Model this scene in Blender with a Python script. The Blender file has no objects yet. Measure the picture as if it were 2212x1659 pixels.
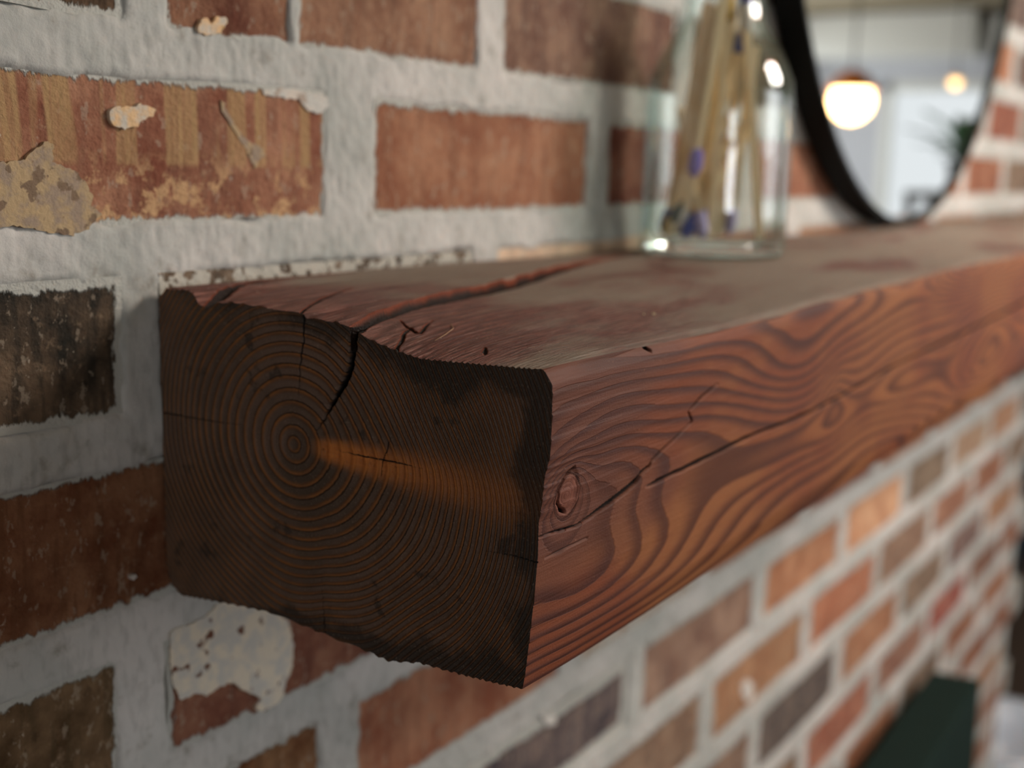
import bpy, math, random
import numpy as np
from mathutils import Vector, Matrix
S = bpy.context.scene
COL = S.collection
random.seed(7)
RNG = np.random.RandomState(11)
H = 1.42                       # camera height above the floor; heights below are often given relative to it

# ---------------------------------------------------------------- camera
cd = bpy.data.cameras.new('camera'); cam = bpy.data.objects.new('camera', cd); COL.objects.link(cam)
FW = Vector((0.8237, 0.5383, -0.1782)); RT = Vector((0.5508, -0.8342, 0.0261)); UP = Vector((0.1346, 0.1197, 0.9836))
m = Matrix((RT, UP, -FW)).transposed().to_4x4()
m.translation = Vector((0, -0.3692, H)); cam.matrix_world = m
cd.sensor_width = 36; cd.lens = 2614.4 / 2212 * 36
cd.clip_start = 0.02; cd.clip_end = 60
cd.dof.use_dof = True; cd.dof.focus_distance = 0.392; cd.dof.aperture_fstop = 6.2
S.camera = cam
# ---------------------------------------------------------------- world, exposure
w = bpy.data.worlds.new('world'); S.world = w; w.use_nodes = True
w.node_tree.nodes['Background'].inputs[0].default_value = (0.75, 0.85, 1, 1)
w.node_tree.nodes['Background'].inputs[1].default_value = 0.3
S.view_settings.view_transform = 'Standard'; S.view_settings.look = 'None'
S.view_settings.exposure = 0.27; S.view_settings.gamma = 1.0
S.view_settings.use_curve_mapping = False
S.cycles.max_bounces = 8; S.cycles.diffuse_bounces = 3; S.cycles.glossy_bounces = 4
S.cycles.transmission_bounces = 8; S.cycles.sample_clamp_indirect = 25; S.cycles.use_denoising = True
L_FAR, L_FILL, L_DOOR = 0.74, 4.0, 9.0       # how bright the day is in the end window, the added side window, the garden door

# ---------------------------------------------------------------- helpers
def srgb(r, g, b, k=1.0):
    f = lambda c: (c / 255 / 12.92 if c / 255 <= 0.04045 else ((c / 255 + 0.055) / 1.055) ** 2.4)
    return (min(1, f(r) * k), min(1, f(g) * k), min(1, f(b) * k), 1)
class NT:
    def __init__(s, name, rough=0.7, spec=0.35):
        s.m = bpy.data.materials.new(name); s.m.use_nodes = True; s.t = s.m.node_tree
        s.b = s.t.nodes['Principled BSDF']; s.b.inputs['Roughness'].default_value = rough
        s.b.inputs['Specular IOR Level'].default_value = spec
    def n(s, typ, ins=None, **kw):
        x = s.t.nodes.new(typ)
        for k, v in kw.items(): setattr(x, k, v)
        for k, v in (ins or {}).items(): s.set(x.inputs[k], v)
        return x
    def set(s, sock, v):
        if isinstance(v, bpy.types.NodeSocket): s.t.links.new(v, sock)
        elif isinstance(v, (tuple, list)) and len(v) == 3 and sock.type == 'RGBA': sock.default_value = (*v, 1)
        else: sock.default_value = v
    def math(s, op, a, b=0.0, c=0.0, clamp=False):
        x = s.n('ShaderNodeMath', {0: a, 1: b, 2: c}, operation=op, use_clamp=clamp); return x.outputs[0]
    def ss(s, v, a, b):        # smoothstep a..b
        x = s.n('ShaderNodeMapRange', {'Value': v, 'From Min': a, 'From Max': b}, interpolation_type='SMOOTHSTEP'); return x.outputs[0]
    def mix(s, f, a, b, bt='MIX'):
        x = s.n('ShaderNodeMix', data_type='RGBA', blend_type=bt); s.set(x.inputs[0], f); s.set(x.inputs[6], a); s.set(x.inputs[7], b); return x.outputs[2]
    def coord(s, which='Object'): return s.n('ShaderNodeTexCoord').outputs[which]
    def map(s, v, scale=(1, 1, 1), loc=(0, 0, 0)):
        return s.n('ShaderNodeMapping', {'Vector': v, 'Scale': scale, 'Location': loc}).outputs[0]
    def noise(s, v, scale=5, detail=4, rough=0.55, dist=0.0):
        return s.n('ShaderNodeTexNoise', {'Vector': v, 'Scale': scale, 'Detail': detail, 'Roughness': rough, 'Distortion': dist}).outputs['Fac']
    def vor(s, v, scale=5, feature='F1'):
        return s.n('ShaderNodeTexVoronoi', {'Vector': v, 'Scale': scale}, feature=feature).outputs['Distance']
    def attr(s, name, typ='GEOMETRY', out='Fac'):
        return s.n('ShaderNodeAttribute', attribute_name=name, attribute_type=typ).outputs[out]
    def color(s, c): s.set(s.b.inputs['Base Color'], c)
    def bump(s, h, dist=0.001, strength=1.0):
        x = s.n('ShaderNodeBump', {'Height': h, 'Distance': dist, 'Strength': strength}); s.set(s.b.inputs['Normal'], x.outputs[0]); return x
def flat(name, c, rough=0.6, spec=0.35, metal=0.0, var=0.12, sc=30):
    t = NT(name, rough, spec); n = t.noise(t.coord(), sc, 3)
    d = tuple(x * (1 - var) for x in c[:3]) + (1,); u = tuple(min(1, x * (1 + var)) for x in c[:3]) + (1,)
    t.color(t.mix(n, d, u)); t.b.inputs['Metallic'].default_value = metal; t.bump(t.noise(t.coord(), sc * 8, 2), 0.0003, 0.3); return t.m
def emit(name, c, strength):
    mt = bpy.data.materials.new(name); mt.use_nodes = True; nt = mt.node_tree; nt.nodes.clear()
    e = nt.nodes.new('ShaderNodeEmission'); e.inputs[0].default_value = c; e.inputs[1].default_value = strength
    o = nt.nodes.new('ShaderNodeOutputMaterial'); nt.links.new(e.outputs[0], o.inputs[0]); return mt
def tag(o, label=None, cat=None, group=None, kind=None):
    for k, v in (('label', label), ('category', cat), ('group', group), ('kind', kind)):
        if v: o[k] = v
    return o
def link(name, me, mats=(), parent=None, smooth=False):
    o = bpy.data.objects.new(name, me); COL.objects.link(o)
    if not isinstance(mats, (list, tuple)): mats = [mats]
    for x in mats: me.materials.append(x)
    if smooth: me.polygons.foreach_set('use_smooth', [True] * len(me.polygons))
    if parent: o.parent = parent
    return o
def empty(name, loc=(0, 0, 0), rz=0):
    o = bpy.data.objects.new(name, None); COL.objects.link(o); o.location = loc; o.rotation_euler = (0, 0, rz); o.empty_display_size = 0.05; return o
class MB:                       # small polygon collector
    def __init__(s): s.v = []; s.f = []
    def add(s, vs, fs):
        k = len(s.v); s.v += [tuple(x) for x in vs]; s.f += [tuple(k + i for i in f) for f in fs]; return s
    def box(s, a, b, M=None):
        (x0, y0, z0), (x1, y1, z1) = a, b
        vs = [(x, y, z) for z in (z0, z1) for y in (y0, y1) for x in (x0, x1)]
        if M is not None: vs = [tuple(M @ Vector(v)) for v in vs]
        return s.add(vs, [(0, 2, 3, 1), (4, 5, 7, 6), (0, 1, 5, 4), (2, 6, 7, 3), (0, 4, 6, 2), (1, 3, 7, 5)])
    def tube(s, pts, r, n=12, caps=True):
        pts = [Vector(p) for p in pts]; rs = r if isinstance(r, (list, tuple)) else [r] * len(pts); k = len(s.v); ref = None
        for i, p in enumerate(pts):
            d = (pts[min(i + 1, len(pts) - 1)] - pts[max(i - 1, 0)]).normalized()
            a = d.cross(Vector((0, 0, 1)) if abs(d.z) < 0.9 else Vector((1, 0, 0))).normalized() if ref is None else (ref - d * ref.dot(d)).normalized()
            ref = a; b = d.cross(a)
            s.v += [tuple(p + (a * math.cos(t) + b * math.sin(t)) * rs[i]) for t in [2 * math.pi * j / n for j in range(n)]]
        for i in range(len(pts) - 1):
            for j in range(n): s.f.append((k + i * n + j, k + i * n + (j + 1) % n, k + (i + 1) * n + (j + 1) % n, k + (i + 1) * n + j))
        if caps: s.f.append(tuple(k + j for j in range(n))[::-1]); s.f.append(tuple(k + (len(pts) - 1) * n + j for j in range(n)))
        return s
    def lathe(s, prof, n=48, c=(0, 0, 0), axis='z', close=False):
        k = len(s.v)
        for r, h in prof:
            for j in range(n):
                t = 2 * math.pi * j / n; a, b = r * math.cos(t), r * math.sin(t)
                s.v.append((c[0] + a, c[1] + b, c[2] + h) if axis == 'z' else (c[0] + a, c[1] + h, c[2] + b))
        L = len(prof)
        for i in range(L if close else L - 1):
            i2 = (i + 1) % L
            for j in range(n): s.f.append((k + i * n + j, k + i * n + (j + 1) % n, k + i2 * n + (j + 1) % n, k + i2 * n + j))
        return s
    def build(s, name, mat, parent=None, smooth=False, bevel=0, fix=True):
        import bmesh
        me = bpy.data.meshes.new(name); me.from_pydata(s.v, [], s.f)
        if fix or bevel:
            bm = bmesh.new(); bm.from_mesh(me); bmesh.ops.remove_doubles(bm, verts=bm.verts, dist=1e-6)
            if bevel: bmesh.ops.bevel(bm, geom=list(bm.edges), offset=bevel, segments=2, affect='EDGES', profile=0.7)
            bmesh.ops.recalc_face_normals(bm, faces=bm.faces); bm.to_mesh(me); bm.free()
        return link(name, me, mat, parent, smooth)
def grid_mesh(name, P, mats, flip=False, attrs=None, parent=None):
    """P: (a, b, 3) array of positions -> smooth shaded grid mesh with float point attributes"""
    a, b = P.shape[:2]; idx = np.arange(a * b).reshape(a, b)
    q = np.stack([idx[:-1, :-1], idx[1:, :-1], idx[1:, 1:], idx[:-1, 1:]], -1).reshape(-1, 4)
    if flip: q = q[:, ::-1]
    return raw_mesh(name, P.reshape(-1, 3), q, mats, attrs, parent)
def raw_mesh(name, V, Q, mats, attrs=None, parent=None, matidx=None):
    me = bpy.data.meshes.new(name); me.vertices.add(len(V)); me.vertices.foreach_set('co', V.astype(np.float32).ravel())
    me.loops.add(len(Q) * 4); me.loops.foreach_set('vertex_index', Q.astype(np.int32).ravel())
    me.polygons.add(len(Q)); me.polygons.foreach_set('loop_start', np.arange(0, len(Q) * 4, 4, dtype=np.int32))
    me.polygons.foreach_set('use_smooth', np.ones(len(Q), bool))
    o = link(name, me, mats, parent)
    if matidx is not None: me.polygons.foreach_set('material_index', matidx.astype(np.int32))
    me.update(calc_edges=True)
    for k, v in (attrs or {}).items():
        at = me.attributes.new(k, 'FLOAT', 'POINT'); at.data.foreach_set('value', v.astype(np.float32).ravel())
    return o
def waves(n, seed, lo=1.0, hi=3.0):
    r = np.random.RandomState(seed); k = r.normal(size=(n, 3)); k /= np.linalg.norm(k, axis=1)[:, None]
    return k * r.uniform(lo, hi, (n, 1)), r.uniform(0, 6.283, n)
def sines(X, Y, Z, seed, n=10, lo=1.0, hi=3.0):
    k, ph = waves(n, seed, lo, hi); out = np.zeros(np.broadcast(X, Y, Z).shape)
    for i in range(n): out += np.sin(k[i, 0] * X + k[i, 1] * Y + k[i, 2] * Z + ph[i])
    return out / math.sqrt(n)
def sst(x, a, b):
    t = np.clip((x - a) / (b - a), 0, 1); return t * t * (3 - 2 * t)
def poly_dist(A, B, pts):
    """signed distance (minus half width) from points (A, B) to a polyline [(a, b, width)]; also half width there"""
    best = np.full(A.shape, 1e3); hw = np.zeros(A.shape)
    for (a0, b0, w0), (a1, b1, w1) in zip(pts[:-1], pts[1:]):
        da, db = a1 - a0, b1 - b0; t = np.clip(((A - a0) * da + (B - b0) * db) / (da * da + db * db + 1e-12), 0, 1)
        d = np.hypot(A - a0 - t * da, B - b0 - t * db); ww = (w0 + t * (w1 - w0)) / 2
        k = d - ww; c = k < best; best = np.where(c, k, best); hw = np.where(c, ww, hw)
    return best, hw

# ================================================================ THE SETTING
# ---------------------------------------------------------------- brick courses of the fireplace wall
RZ = [0.038, -0.035, -0.107, -0.184, -0.254, -0.331, -0.404, -0.479, -0.554]
while RZ[-1] > -1.36: RZ.append(RZ[-1] - 0.0738)
UPZ = [0.038]
while UPZ[-1] < 1.0: UPZ.append(UPZ[-1] + 0.0745)
EDGES = UPZ[:0:-1] + RZ                     # bed joint heights, top to bottom
K0 = len(UPZ) - 1                            # index in EDGES of the 0.038 joint: course 1 lies above it
XEND = 2.17; XSTART = -0.45
J = {1: [0.3115, 0.390, 0.536, 0.765], 2: [0.195, 0.425, 0.6535, 0.885], 3: [0.3055, 0.535, 0.765], 4: [0.195, 0.42, 0.65], 5: [0.3005, 0.527, 0.75],
     6: [0.418, 0.640, 0.8455, 1.07], 7: [0.51, 0.7365, 0.969, 1.1965, 1.4225, 1.6405], 8: [0.635, 0.8675, 1.1025, 1.3305, 1.563],
     9: [0.755, 0.9805, 1.2135, 1.443, 1.665], 10: [0.89, 1.12, 1.3575, 1.59], 11: [0.78, 1.02, 1.25, 1.475], 12: [0.905, 1.13, 1.36, 1.585],
     13: [0.80, 1.03, 1.255, 1.48]}
JW = {(2, 0.425): 0.033, (5, 0.3005): 0.024, (1, 0.390): 0.004, (6, 0.418): 0.026, (3, 0.3055): 0.018, (1, 0.3115): 0.019}
COLR = {(1, 0): (66, 50, 36), (1, 1): (104, 56, 40), (1, 2): (136, 98, 78), (1, 3): (112, 84, 74), (1, 4): (60, 62, 46),
        (2, 0): (120, 60, 48), (2, 1): (144, 92, 72), (2, 2): (156, 106, 80), (2, 3): (122, 66, 56),
        (3, 0): (26, 31, 29), (3, 1): (76, 70, 62), (3, 2): (226, 202, 176), (4, 0): (70, 56, 38), (4, 1): (118, 70, 42),
        (5, 0): (84, 66, 38), (5, 1): (124, 72, 56), (6, 0): (120, 80, 46), (6, 1): (166, 108, 82), (6, 2): (176, 150, 128),
        (7, 1): (78, 76, 86), (7, 2): (146, 118, 104), (7, 3): (186, 130, 96), (7, 4): (222, 170, 132), (7, 5): (122, 108, 94), (7, 6): (176, 150, 126),
        (8, 1): (130, 108, 92), (8, 2): (166, 124, 92), (8, 3): (180, 116, 88), (8, 4): (142, 116, 100), (8, 5): (158, 112, 92),
        (9, 1): (126, 104, 92), (9, 2): (76, 76, 80), (9, 3): (170, 120, 90), (9, 4): (128, 112, 98), (9, 5): (112, 92, 94),
        (10, 1): (124, 100, 80), (10, 2): (160, 98, 80), (10, 3): (146, 106, 92), (10, 4): (158, 84, 78)}
PAL = [(150, 100, 78), (166, 112, 84), (128, 92, 80), (118, 104, 92), (170, 128, 98), (134, 74, 62), (94, 84, 84), (178, 138, 110), (140, 86, 66)]
courses = {}
for k in range(-12, 16):
    ti = K0 + k - 2
    if ti < 0 or ti + 1 >= len(EDGES): continue
    zt, zb = EDGES[ti], EDGES[ti + 1]
    js = sorted(J.get(k, []))
    if not js: js = [0.425 + 0.113 * (k % 2) + random.uniform(-.02, .02)]
    n_lead = 0
    while js[0] > XSTART + 0.12: js.insert(0, js[0] - 0.226); n_lead += 1
    while js[-1] < XEND - 0.12: js.append(js[-1] + 0.226 + random.uniform(-.006, .006))
    base = len([j for j in js if j < (J[k][0] if k in J else -9) - 1e-6]) if k in J else 0
    bricks = []
    ends = [XSTART] + js + [XEND]
    for i in range(len(ends) - 1):
        def hw(j): 
            for (kk, jj), wv in JW.items():
                if kk == k and abs(jj - j) < 1e-4: return wv / 2
            return 0.0115
        x0 = ends[i] + (hw(ends[i]) if i > 0 else 0); x1 = ends[i + 1] - (hw(ends[i + 1]) if i < len(ends) - 2 else 0)
        bricks.append((x0, x1, zt - 0.0095, zb + 0.0095, i - base))
    courses[k] = (zt, zb, bricks)

# mortar: one rough sheet that lies flush in the joints and drops behind the brick faces
def mortar_sheet():
    xs = [XSTART]; 
    while xs[-1] < XEND:
        x = xs[-1]; d = 0.012 if x < 0.1 else (0.0016 if x < 0.75 else 0.0016 + (x - 0.75) * 0.006)
        xs.append(min(x + d, XEND))
    zs = [-1.40]
    while zs[-1] < 1.02:
        z = zs[-1]; d = 0.01 if z > 0.28 else (0.0021 if z > -0.62 else 0.0021 + (-0.62 - z) * 0.008)
        zs.append(z + d)
    X, Z = np.meshgrid(np.array(xs), np.array(zs), indexing='ij'); D = np.full(X.shape, -0.01)
    for k, (zt, zb, bl) in courses.items():
        for x0, x1, a, b, _ in bl:
            i0, i1 = np.searchsorted(xs, [x0 - 0.004, x1 + 0.004]); j0, j1 = np.searchsorted(zs, [b - 0.004, a + 0.004])
            sx = X[i0:i1, j0:j1]; sz = Z[i0:i1, j0:j1]
            d = np.minimum(np.minimum(sx - x0, x1 - sx), np.minimum(sz - b, a - sz))
            D[i0:i1, j0:j1] = np.maximum(D[i0:i1, j0:j1], d)
    rag = sines(X, 0, Z, 3, 14, 250, 900) * 0.0006 + sines(X, 0, Z, 4, 10, 80, 200) * 0.0009
    body = -0.0007 - 0.0009 * sines(X, 0, Z, 5, 12, 60, 220) * 0.33 - 0.00035 * sines(X, 0, Z, 6, 14, 400, 1300)
    Y = body + sst(D + rag, 0.0, 0.0032) * 0.006
    P = np.stack([X, Y, Z + H], -1)
    return P
mt = NT('lime_mortar', 0.9, 0.2); c = mt.coord()
n1 = mt.noise(c, 9, 5, 0.6); n2 = mt.noise(c, 60, 5, 0.65); n3 = mt.noise(mt.map(c, (1, 1, 0.35)), 300, 3)
cc = mt.mix(mt.ss(n1, .35, .65), srgb(176, 176, 170), srgb(208, 202, 196)); cc = mt.mix(mt.ss(n2, .55, .75), cc, srgb(158, 152, 142)); 
cc = mt.mix(mt.math('MULTIPLY', mt.ss(n3, .45, .7), .25), cc, srgb(120, 118, 112)); mt.color(cc)
mt.bump(mt.math('ADD', mt.noise(c, 260, 5, .7), mt.math('MULTIPLY', mt.noise(mt.map(c, (1, 1, .3)), 90, 3), .5)), 0.0009, 0.6)
M_MORTAR = mt.m
wall = grid_mesh('wall_back', mortar_sheet(), M_MORTAR, flip=True); tag(wall, kind='structure')
# solid body behind the brick faces and the return at the right-hand end of the chimney breast
rb = MB().box((XSTART, 0.012, 0), (XEND - 0.002, 0.40, 2.5)); core = rb.build('masonry_core', M_MORTAR, wall)

mt = NT('weathered_brick', 0.88, 0.25); c = mt.coord(); oi = mt.n('ShaderNodeObjectInfo')
hx = mt.attr('hx', 'OBJECT'); hz = mt.attr('hz', 'OBJECT'); smear = mt.attr('smear', 'OBJECT'); comb = mt.attr('comb', 'OBJECT'); mott = mt.attr('mottle', 'OBJECT')
sep = mt.n('ShaderNodeSeparateXYZ', {0: c}); geo = mt.n('ShaderNodeNewGeometry').outputs['Position']
ex = mt.math('MULTIPLY', mt.math('SUBTRACT', 1.0, mt.math('ABSOLUTE', sep.outputs[0])), hx)
ez = mt.math('MULTIPLY', mt.math('SUBTRACT', 1.0, mt.math('ABSOLUTE', sep.outputs[2])), hz)
ed = mt.math('MINIMUM', ex, ez)
g1 = mt.noise(geo, 28, 5, .65); g2 = mt.noise(geo, 120, 5, .7); gv = mt.noise(mt.map(geo, (1, 1, .12)), 150, 4, .6); gs = mt.noise(geo, 420, 3, .6)
base = oi.outputs['Color']
cc = mt.mix(mt.ss(g1, .32, .7), mt.mix(1.0, base, (0.62, 0.50, 0.46, 1), 'MULTIPLY'), mt.mix(0.26, base, srgb(206, 166, 130)))
cc = mt.mix(mt.math('MULTIPLY', mt.ss(gv, .48, .62), .45), cc, mt.mix(1.0, base, (0.55, 0.58, 0.6, 1), 'MULTIPLY'))
cc = mt.mix(mt.math('MULTIPLY', mt.ss(g2, .56, .72), .4), cc, srgb(176, 148, 120))
fl = mt.ss(mt.noise(mt.map(geo, (1, 1, .55), (.3, 0, .1)), 210, 4, .68), .585, .625); cc = mt.mix(mt.math('MULTIPLY', fl, .38), cc, mt.mix(g1, srgb(196, 166, 136), srgb(150, 150, 142)))
fd = mt.ss(mt.noise(mt.map(geo, (1, 1, .7), (.9, 0, .4)), 160, 5, .7), .60, .66); cc = mt.mix(mt.math('MULTIPLY', fd, .45), cc, mt.mix(1.0, base, (0.40, 0.36, 0.38, 1), 'MULTIPLY'))
# combed ochre strokes (only where the brick has them)
st = mt.ss(mt.noise(mt.map(geo, (1, 1, .03)), 75, 2, .5), .47, .53); st2 = mt.ss(mt.noise(mt.map(geo, (1, 1, .06)), 420, 2, .5), .4, .6)
upper = mt.ss(sep.outputs[2], -.25, -.12)
cc = mt.mix(mt.math('MULTIPLY', mt.math('MULTIPLY', mt.math('MULTIPLY', st, upper), mt.math('ADD', .55, mt.math('MULTIPLY', st2, .4))), comb), cc, srgb(168, 134, 94))
cc = mt.mix(mt.math('MULTIPLY', mt.math('MULTIPLY', mt.ss(mt.noise(geo, 85, 5, .7), .50, .60), mt.ss(sep.outputs[2], .1, -.5)), comb), cc, srgb(192, 152, 112))
# mottled lime wash
ml = mt.ss(mt.math('ADD', mt.noise(geo, 130, 4, .6), mt.math('MULTIPLY', mott, .30)), .60, .66)
cc = mt.mix(mt.math('MULTIPLY', ml, mt.math('GREATER_THAN', mott, .02)), cc, srgb(190, 184, 172))
# mortar smeared over the edges, ragged
rag = mt.math('MULTIPLY', mt.math('SUBTRACT', mt.noise(mt.map(geo, (1, 1, .45)), 190, 5, .7), .5), .011)
lim = mt.math('ADD', .0016, mt.math('MULTIPLY', smear, .004))
e = mt.ss(mt.math('SUBTRACT', mt.math('ADD', ed, rag), lim), .0007, -.0007)
cc = mt.mix(e, cc, srgb(182, 180, 172))
sp = mt.ss(mt.noise(geo, 260, 3, .6), .70, .74); cc = mt.mix(mt.math('MULTIPLY', sp, .6), cc, srgb(196, 182, 164))
mt.color(cc); mt.bump(mt.math('ADD', mt.math('ADD', g2, gs), mt.math('MULTIPLY', e, 1.2)), .0011, .8)
M_BRICK = mt.m
def brick_mesh(v):
    import bmesh
    b = MB(); r = random.Random(v); n = 4
    # front face subdivided 4 x 2 with small warps, plain sides
    vs = []
    for j in range(3):
        for i in range(n + 1):
            x = -1 + 2 * i / n; z = -1 + j
            o = 0.0 if 0 < i < n and j == 1 else 0.02
            vs.append((x + (r.uniform(-.012, .012) if i in (0, n) else 0), -1 + r.uniform(-.05, .05) + o, z + (r.uniform(-.05, .05) if j != 1 else 0)))
    fs = [(j * 5 + i, j * 5 + i + 1, (j + 1) * 5 + i + 1, (j + 1) * 5 + i) for j in range(2) for i in range(n)]
    k = len(vs); vs += [(-1, 1, -1), (1, 1, -1), (1, 1, 1), (-1, 1, 1)]
    fs += [(k, k + 1, 4, 3, 2, 1, 0), (k + 2, k + 3, 10, 11, 12, 13, 14), (k + 3, k, 0, 5, 10), (k + 1, k + 2, 14, 9, 4), (k, k + 3, k + 2, k + 1)]
    b.add(vs, fs); me = bpy.data.meshes.new('brick'); me.from_pydata(b.v, [], b.f)
    bm = bmesh.new(); bm.from_mesh(me); bmesh.ops.recalc_face_normals(bm, faces=bm.faces); bm.to_mesh(me); bm.free(); me.materials.append(M_BRICK); return me
BM = [brick_mesh(i) for i in range(6)]
SP = {(2, 1): dict(comb=1.0, smear=.1), (1, 1): dict(smear=-.2), (1, 2): dict(smear=0), (3, 0): dict(smear=.5), (3, 1): dict(mottle=.54, smear=-.9), (3, 2): dict(smear=-.9), (6, 2): dict(mottle=.55), (7, 4): dict(mottle=.02, smear=.2), (7, 1): dict(smear=1.6)}
for k, (zt, zb, bl) in courses.items():
    for x0, x1, a, b, i in bl:
        if a > 0.36 and not (x1 > 1.5 and a < .5): pass
        o = bpy.data.objects.new('brick', random.choice(BM)); COL.objects.link(o); o.parent = wall
        o.location = ((x0 + x1) / 2, 0.024, (a + b) / 2 + H); o.scale = ((x1 - x0) / 2, 0.0245, (a - b) / 2)
        o['hx'] = (x1 - x0) / 2; o['hz'] = (a - b) / 2; sp = SP.get((k, i), {})
        o['smear'] = sp.get('smear', random.uniform(.1, .7)); o['comb'] = sp.get('comb', 0.0); o['mottle'] = sp.get('mottle', 0.0)
        o.color = srgb(*COLR.get((k, i), random.choice(PAL)), 1.12)

# dried mortar and paint left on some brick faces: thin irregular pads
SM = {'cream': [(0.293, 0.0161), (0.2992, 0.0175), (0.303, 0.0171), (0.3064, 0.0189), (0.3137, 0.017), (0.3118, 0.0145), (0.307, 0.0123), (0.3048, 0.0105), (0.2989, 0.0089), (0.2944, 0.0101), (0.2925, 0.0123)],
'tan': [(0.2424, -0.0039), (0.2523, -0.0035), (0.2576, -0.0027), (0.2614, 0.0016), (0.2661, 0.0038), (0.2684, 0.0027), (0.2676, -0.0033), (0.2759, -0.0055), (0.2815, -0.0104), (0.2843, -0.0153), (0.2835, -0.0186), (0.2874, -0.0215), (0.2828, -0.026), (0.2749, -0.0287), (0.2655, -0.0271), (0.2582, -0.0253), (0.2511, -0.0248), (0.2431, -0.0257)],
'tan2': [(0.3461, 0.0220), (0.3474, 0.0216), (0.3524, 0.0143), (0.3578, 0.0085), (0.3628, 0.0058), (0.3690, 0.0041), (0.3702, 0.0010), (0.3670, -0.0007), (0.3646, -0.0040), (0.3618, -0.0008), (0.3588, 0.0036), (0.3521, 0.0121), (0.3465, 0.0179)],
'cream1': [(0.3349, 0.0473), (0.3368, 0.052), (0.3397, 0.0526), (0.342, 0.0508), (0.3449, 0.0536), (0.3498, 0.0544), (0.3507, 0.0521), (0.3467, 0.0478), (0.3407, 0.0461)],
'lime': [(0.3691, 0.0274), (0.3853, 0.0294), (0.4084, 0.0273), (0.4096, 0.0227), (0.4024, 0.0195), (0.3952, 0.0211), (0.3909, 0.0248), (0.3798, 0.0249), (0.3704, 0.0256)],
'white1': [(0.2957, -0.1606), (0.2975, -0.1605), (0.2983, -0.162), (0.2971, -0.1632), (0.2956, -0.1622)],
'white2': [(0.9386, -0.4382), (0.953, -0.4382), (0.9683, -0.4489), (0.9669, -0.4602), (0.9542, -0.4599), (0.9423, -0.4489)],
'white3': [(0.6063, -0.3389), (0.6233, -0.3455), (0.6248, -0.3515), (0.614, -0.3491)],
'paint': [(0.3142, -0.1905), (0.3181, -0.1889), (0.3235, -0.1902), (0.3335, -0.1889), (0.3393, -0.1859), (0.3493, -0.1858), (0.3657, -0.1932), (0.3821, -0.2064), (0.3853, -0.2186), (0.3843, -0.2295), (0.3803, -0.2349), (0.3784, -0.241), (0.3751, -0.2438), (0.3649, -0.2438), (0.3607, -0.24), (0.365, -0.2372), (0.3539, -0.2298), (0.348, -0.2238), (0.3405, -0.2228), (0.3327, -0.2241), (0.3276, -0.2212), (0.3189, -0.2211), (0.3154, -0.2137), (0.3138, -0.2051)]}
def smear_mat(name, c1, c2, spots, sc=150, th=.6):
    t = NT(name, .85, .25); g = t.coord(); n = t.noise(g, sc, 4, .6)
    cc = t.mix(t.ss(n, .4, .62), c1, c2); cc = t.mix(t.ss(t.noise(g, sc * .8, 3, .55), th, th + .05), cc, spots); t.color(cc); t.bump(t.noise(g, 350, 4, .7), .001, .8); return t.m
M_SM = {'cream': smear_mat('cream_mortar_dab', srgb(222, 184, 140), srgb(200, 190, 176), srgb(190, 150, 100)),
        'tan': smear_mat('tan_flaked_mortar', srgb(180, 154, 118), srgb(156, 136, 118), srgb(126, 104, 84), 170, .56),
        'white': smear_mat('white_dab', srgb(225, 218, 210), srgb(205, 198, 190), srgb(180, 170, 160)),
        'lime': smear_mat('lime_smear', srgb(200, 196, 188), srgb(214, 200, 186), srgb(176, 160, 146)),
        'paint': smear_mat('old_white_paint', srgb(228, 214, 192), srgb(206, 200, 190), srgb(110, 70, 52), 140, .605)}
import mathutils
from mathutils.geometry import delaunay_2d_cdt
def pad(key, pts, th=.0004):
    # subdivide the outline and roughen it, then triangulate front, add a rim
    out = []; r = random.Random(key)
    n = len(pts)
    for i in range(n):
        a, b = Vector(pts[i]), Vector(pts[(i + 1) % n]); L = (b - a).length; m_ = max(2, int(L / .0012))
        for j in range(m_):
            p = a.lerp(b, j / m_); out.append(p + Vector((r.uniform(-1, 1), r.uniform(-1, 1))) * min(.0005, L * .15))
    N = len(out)
    me = bpy.data.meshes.new('dried_mortar'); vs = [(p.x, -.0017 - th * .6, p.y + H) for p in out] + [(p.x, .003, p.y + H) for p in out]
    fs = [tuple(range(N))] + [(i, (i + 1) % N, N + (i + 1) % N, N + i) for i in range(N)]
    import bmesh
    me.from_pydata(vs, [], fs); bm = bmesh.new(); bm.from_mesh(me); bmesh.ops.triangulate(bm, faces=[f for f in bm.faces if len(f.verts) > 4]); bmesh.ops.recalc_face_normals(bm, faces=bm.faces); bm.to_mesh(me); bm.free()
    key2 = ''.join(ch for ch in key if not ch.isdigit())
    return link({'paint': 'paint_patch'}.get(key2, 'dried_mortar'), me, M_SM[key2], wall)
for k, v in SM.items(): pad(k, v, .0003 if k == 'paint' else .0002)

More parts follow.
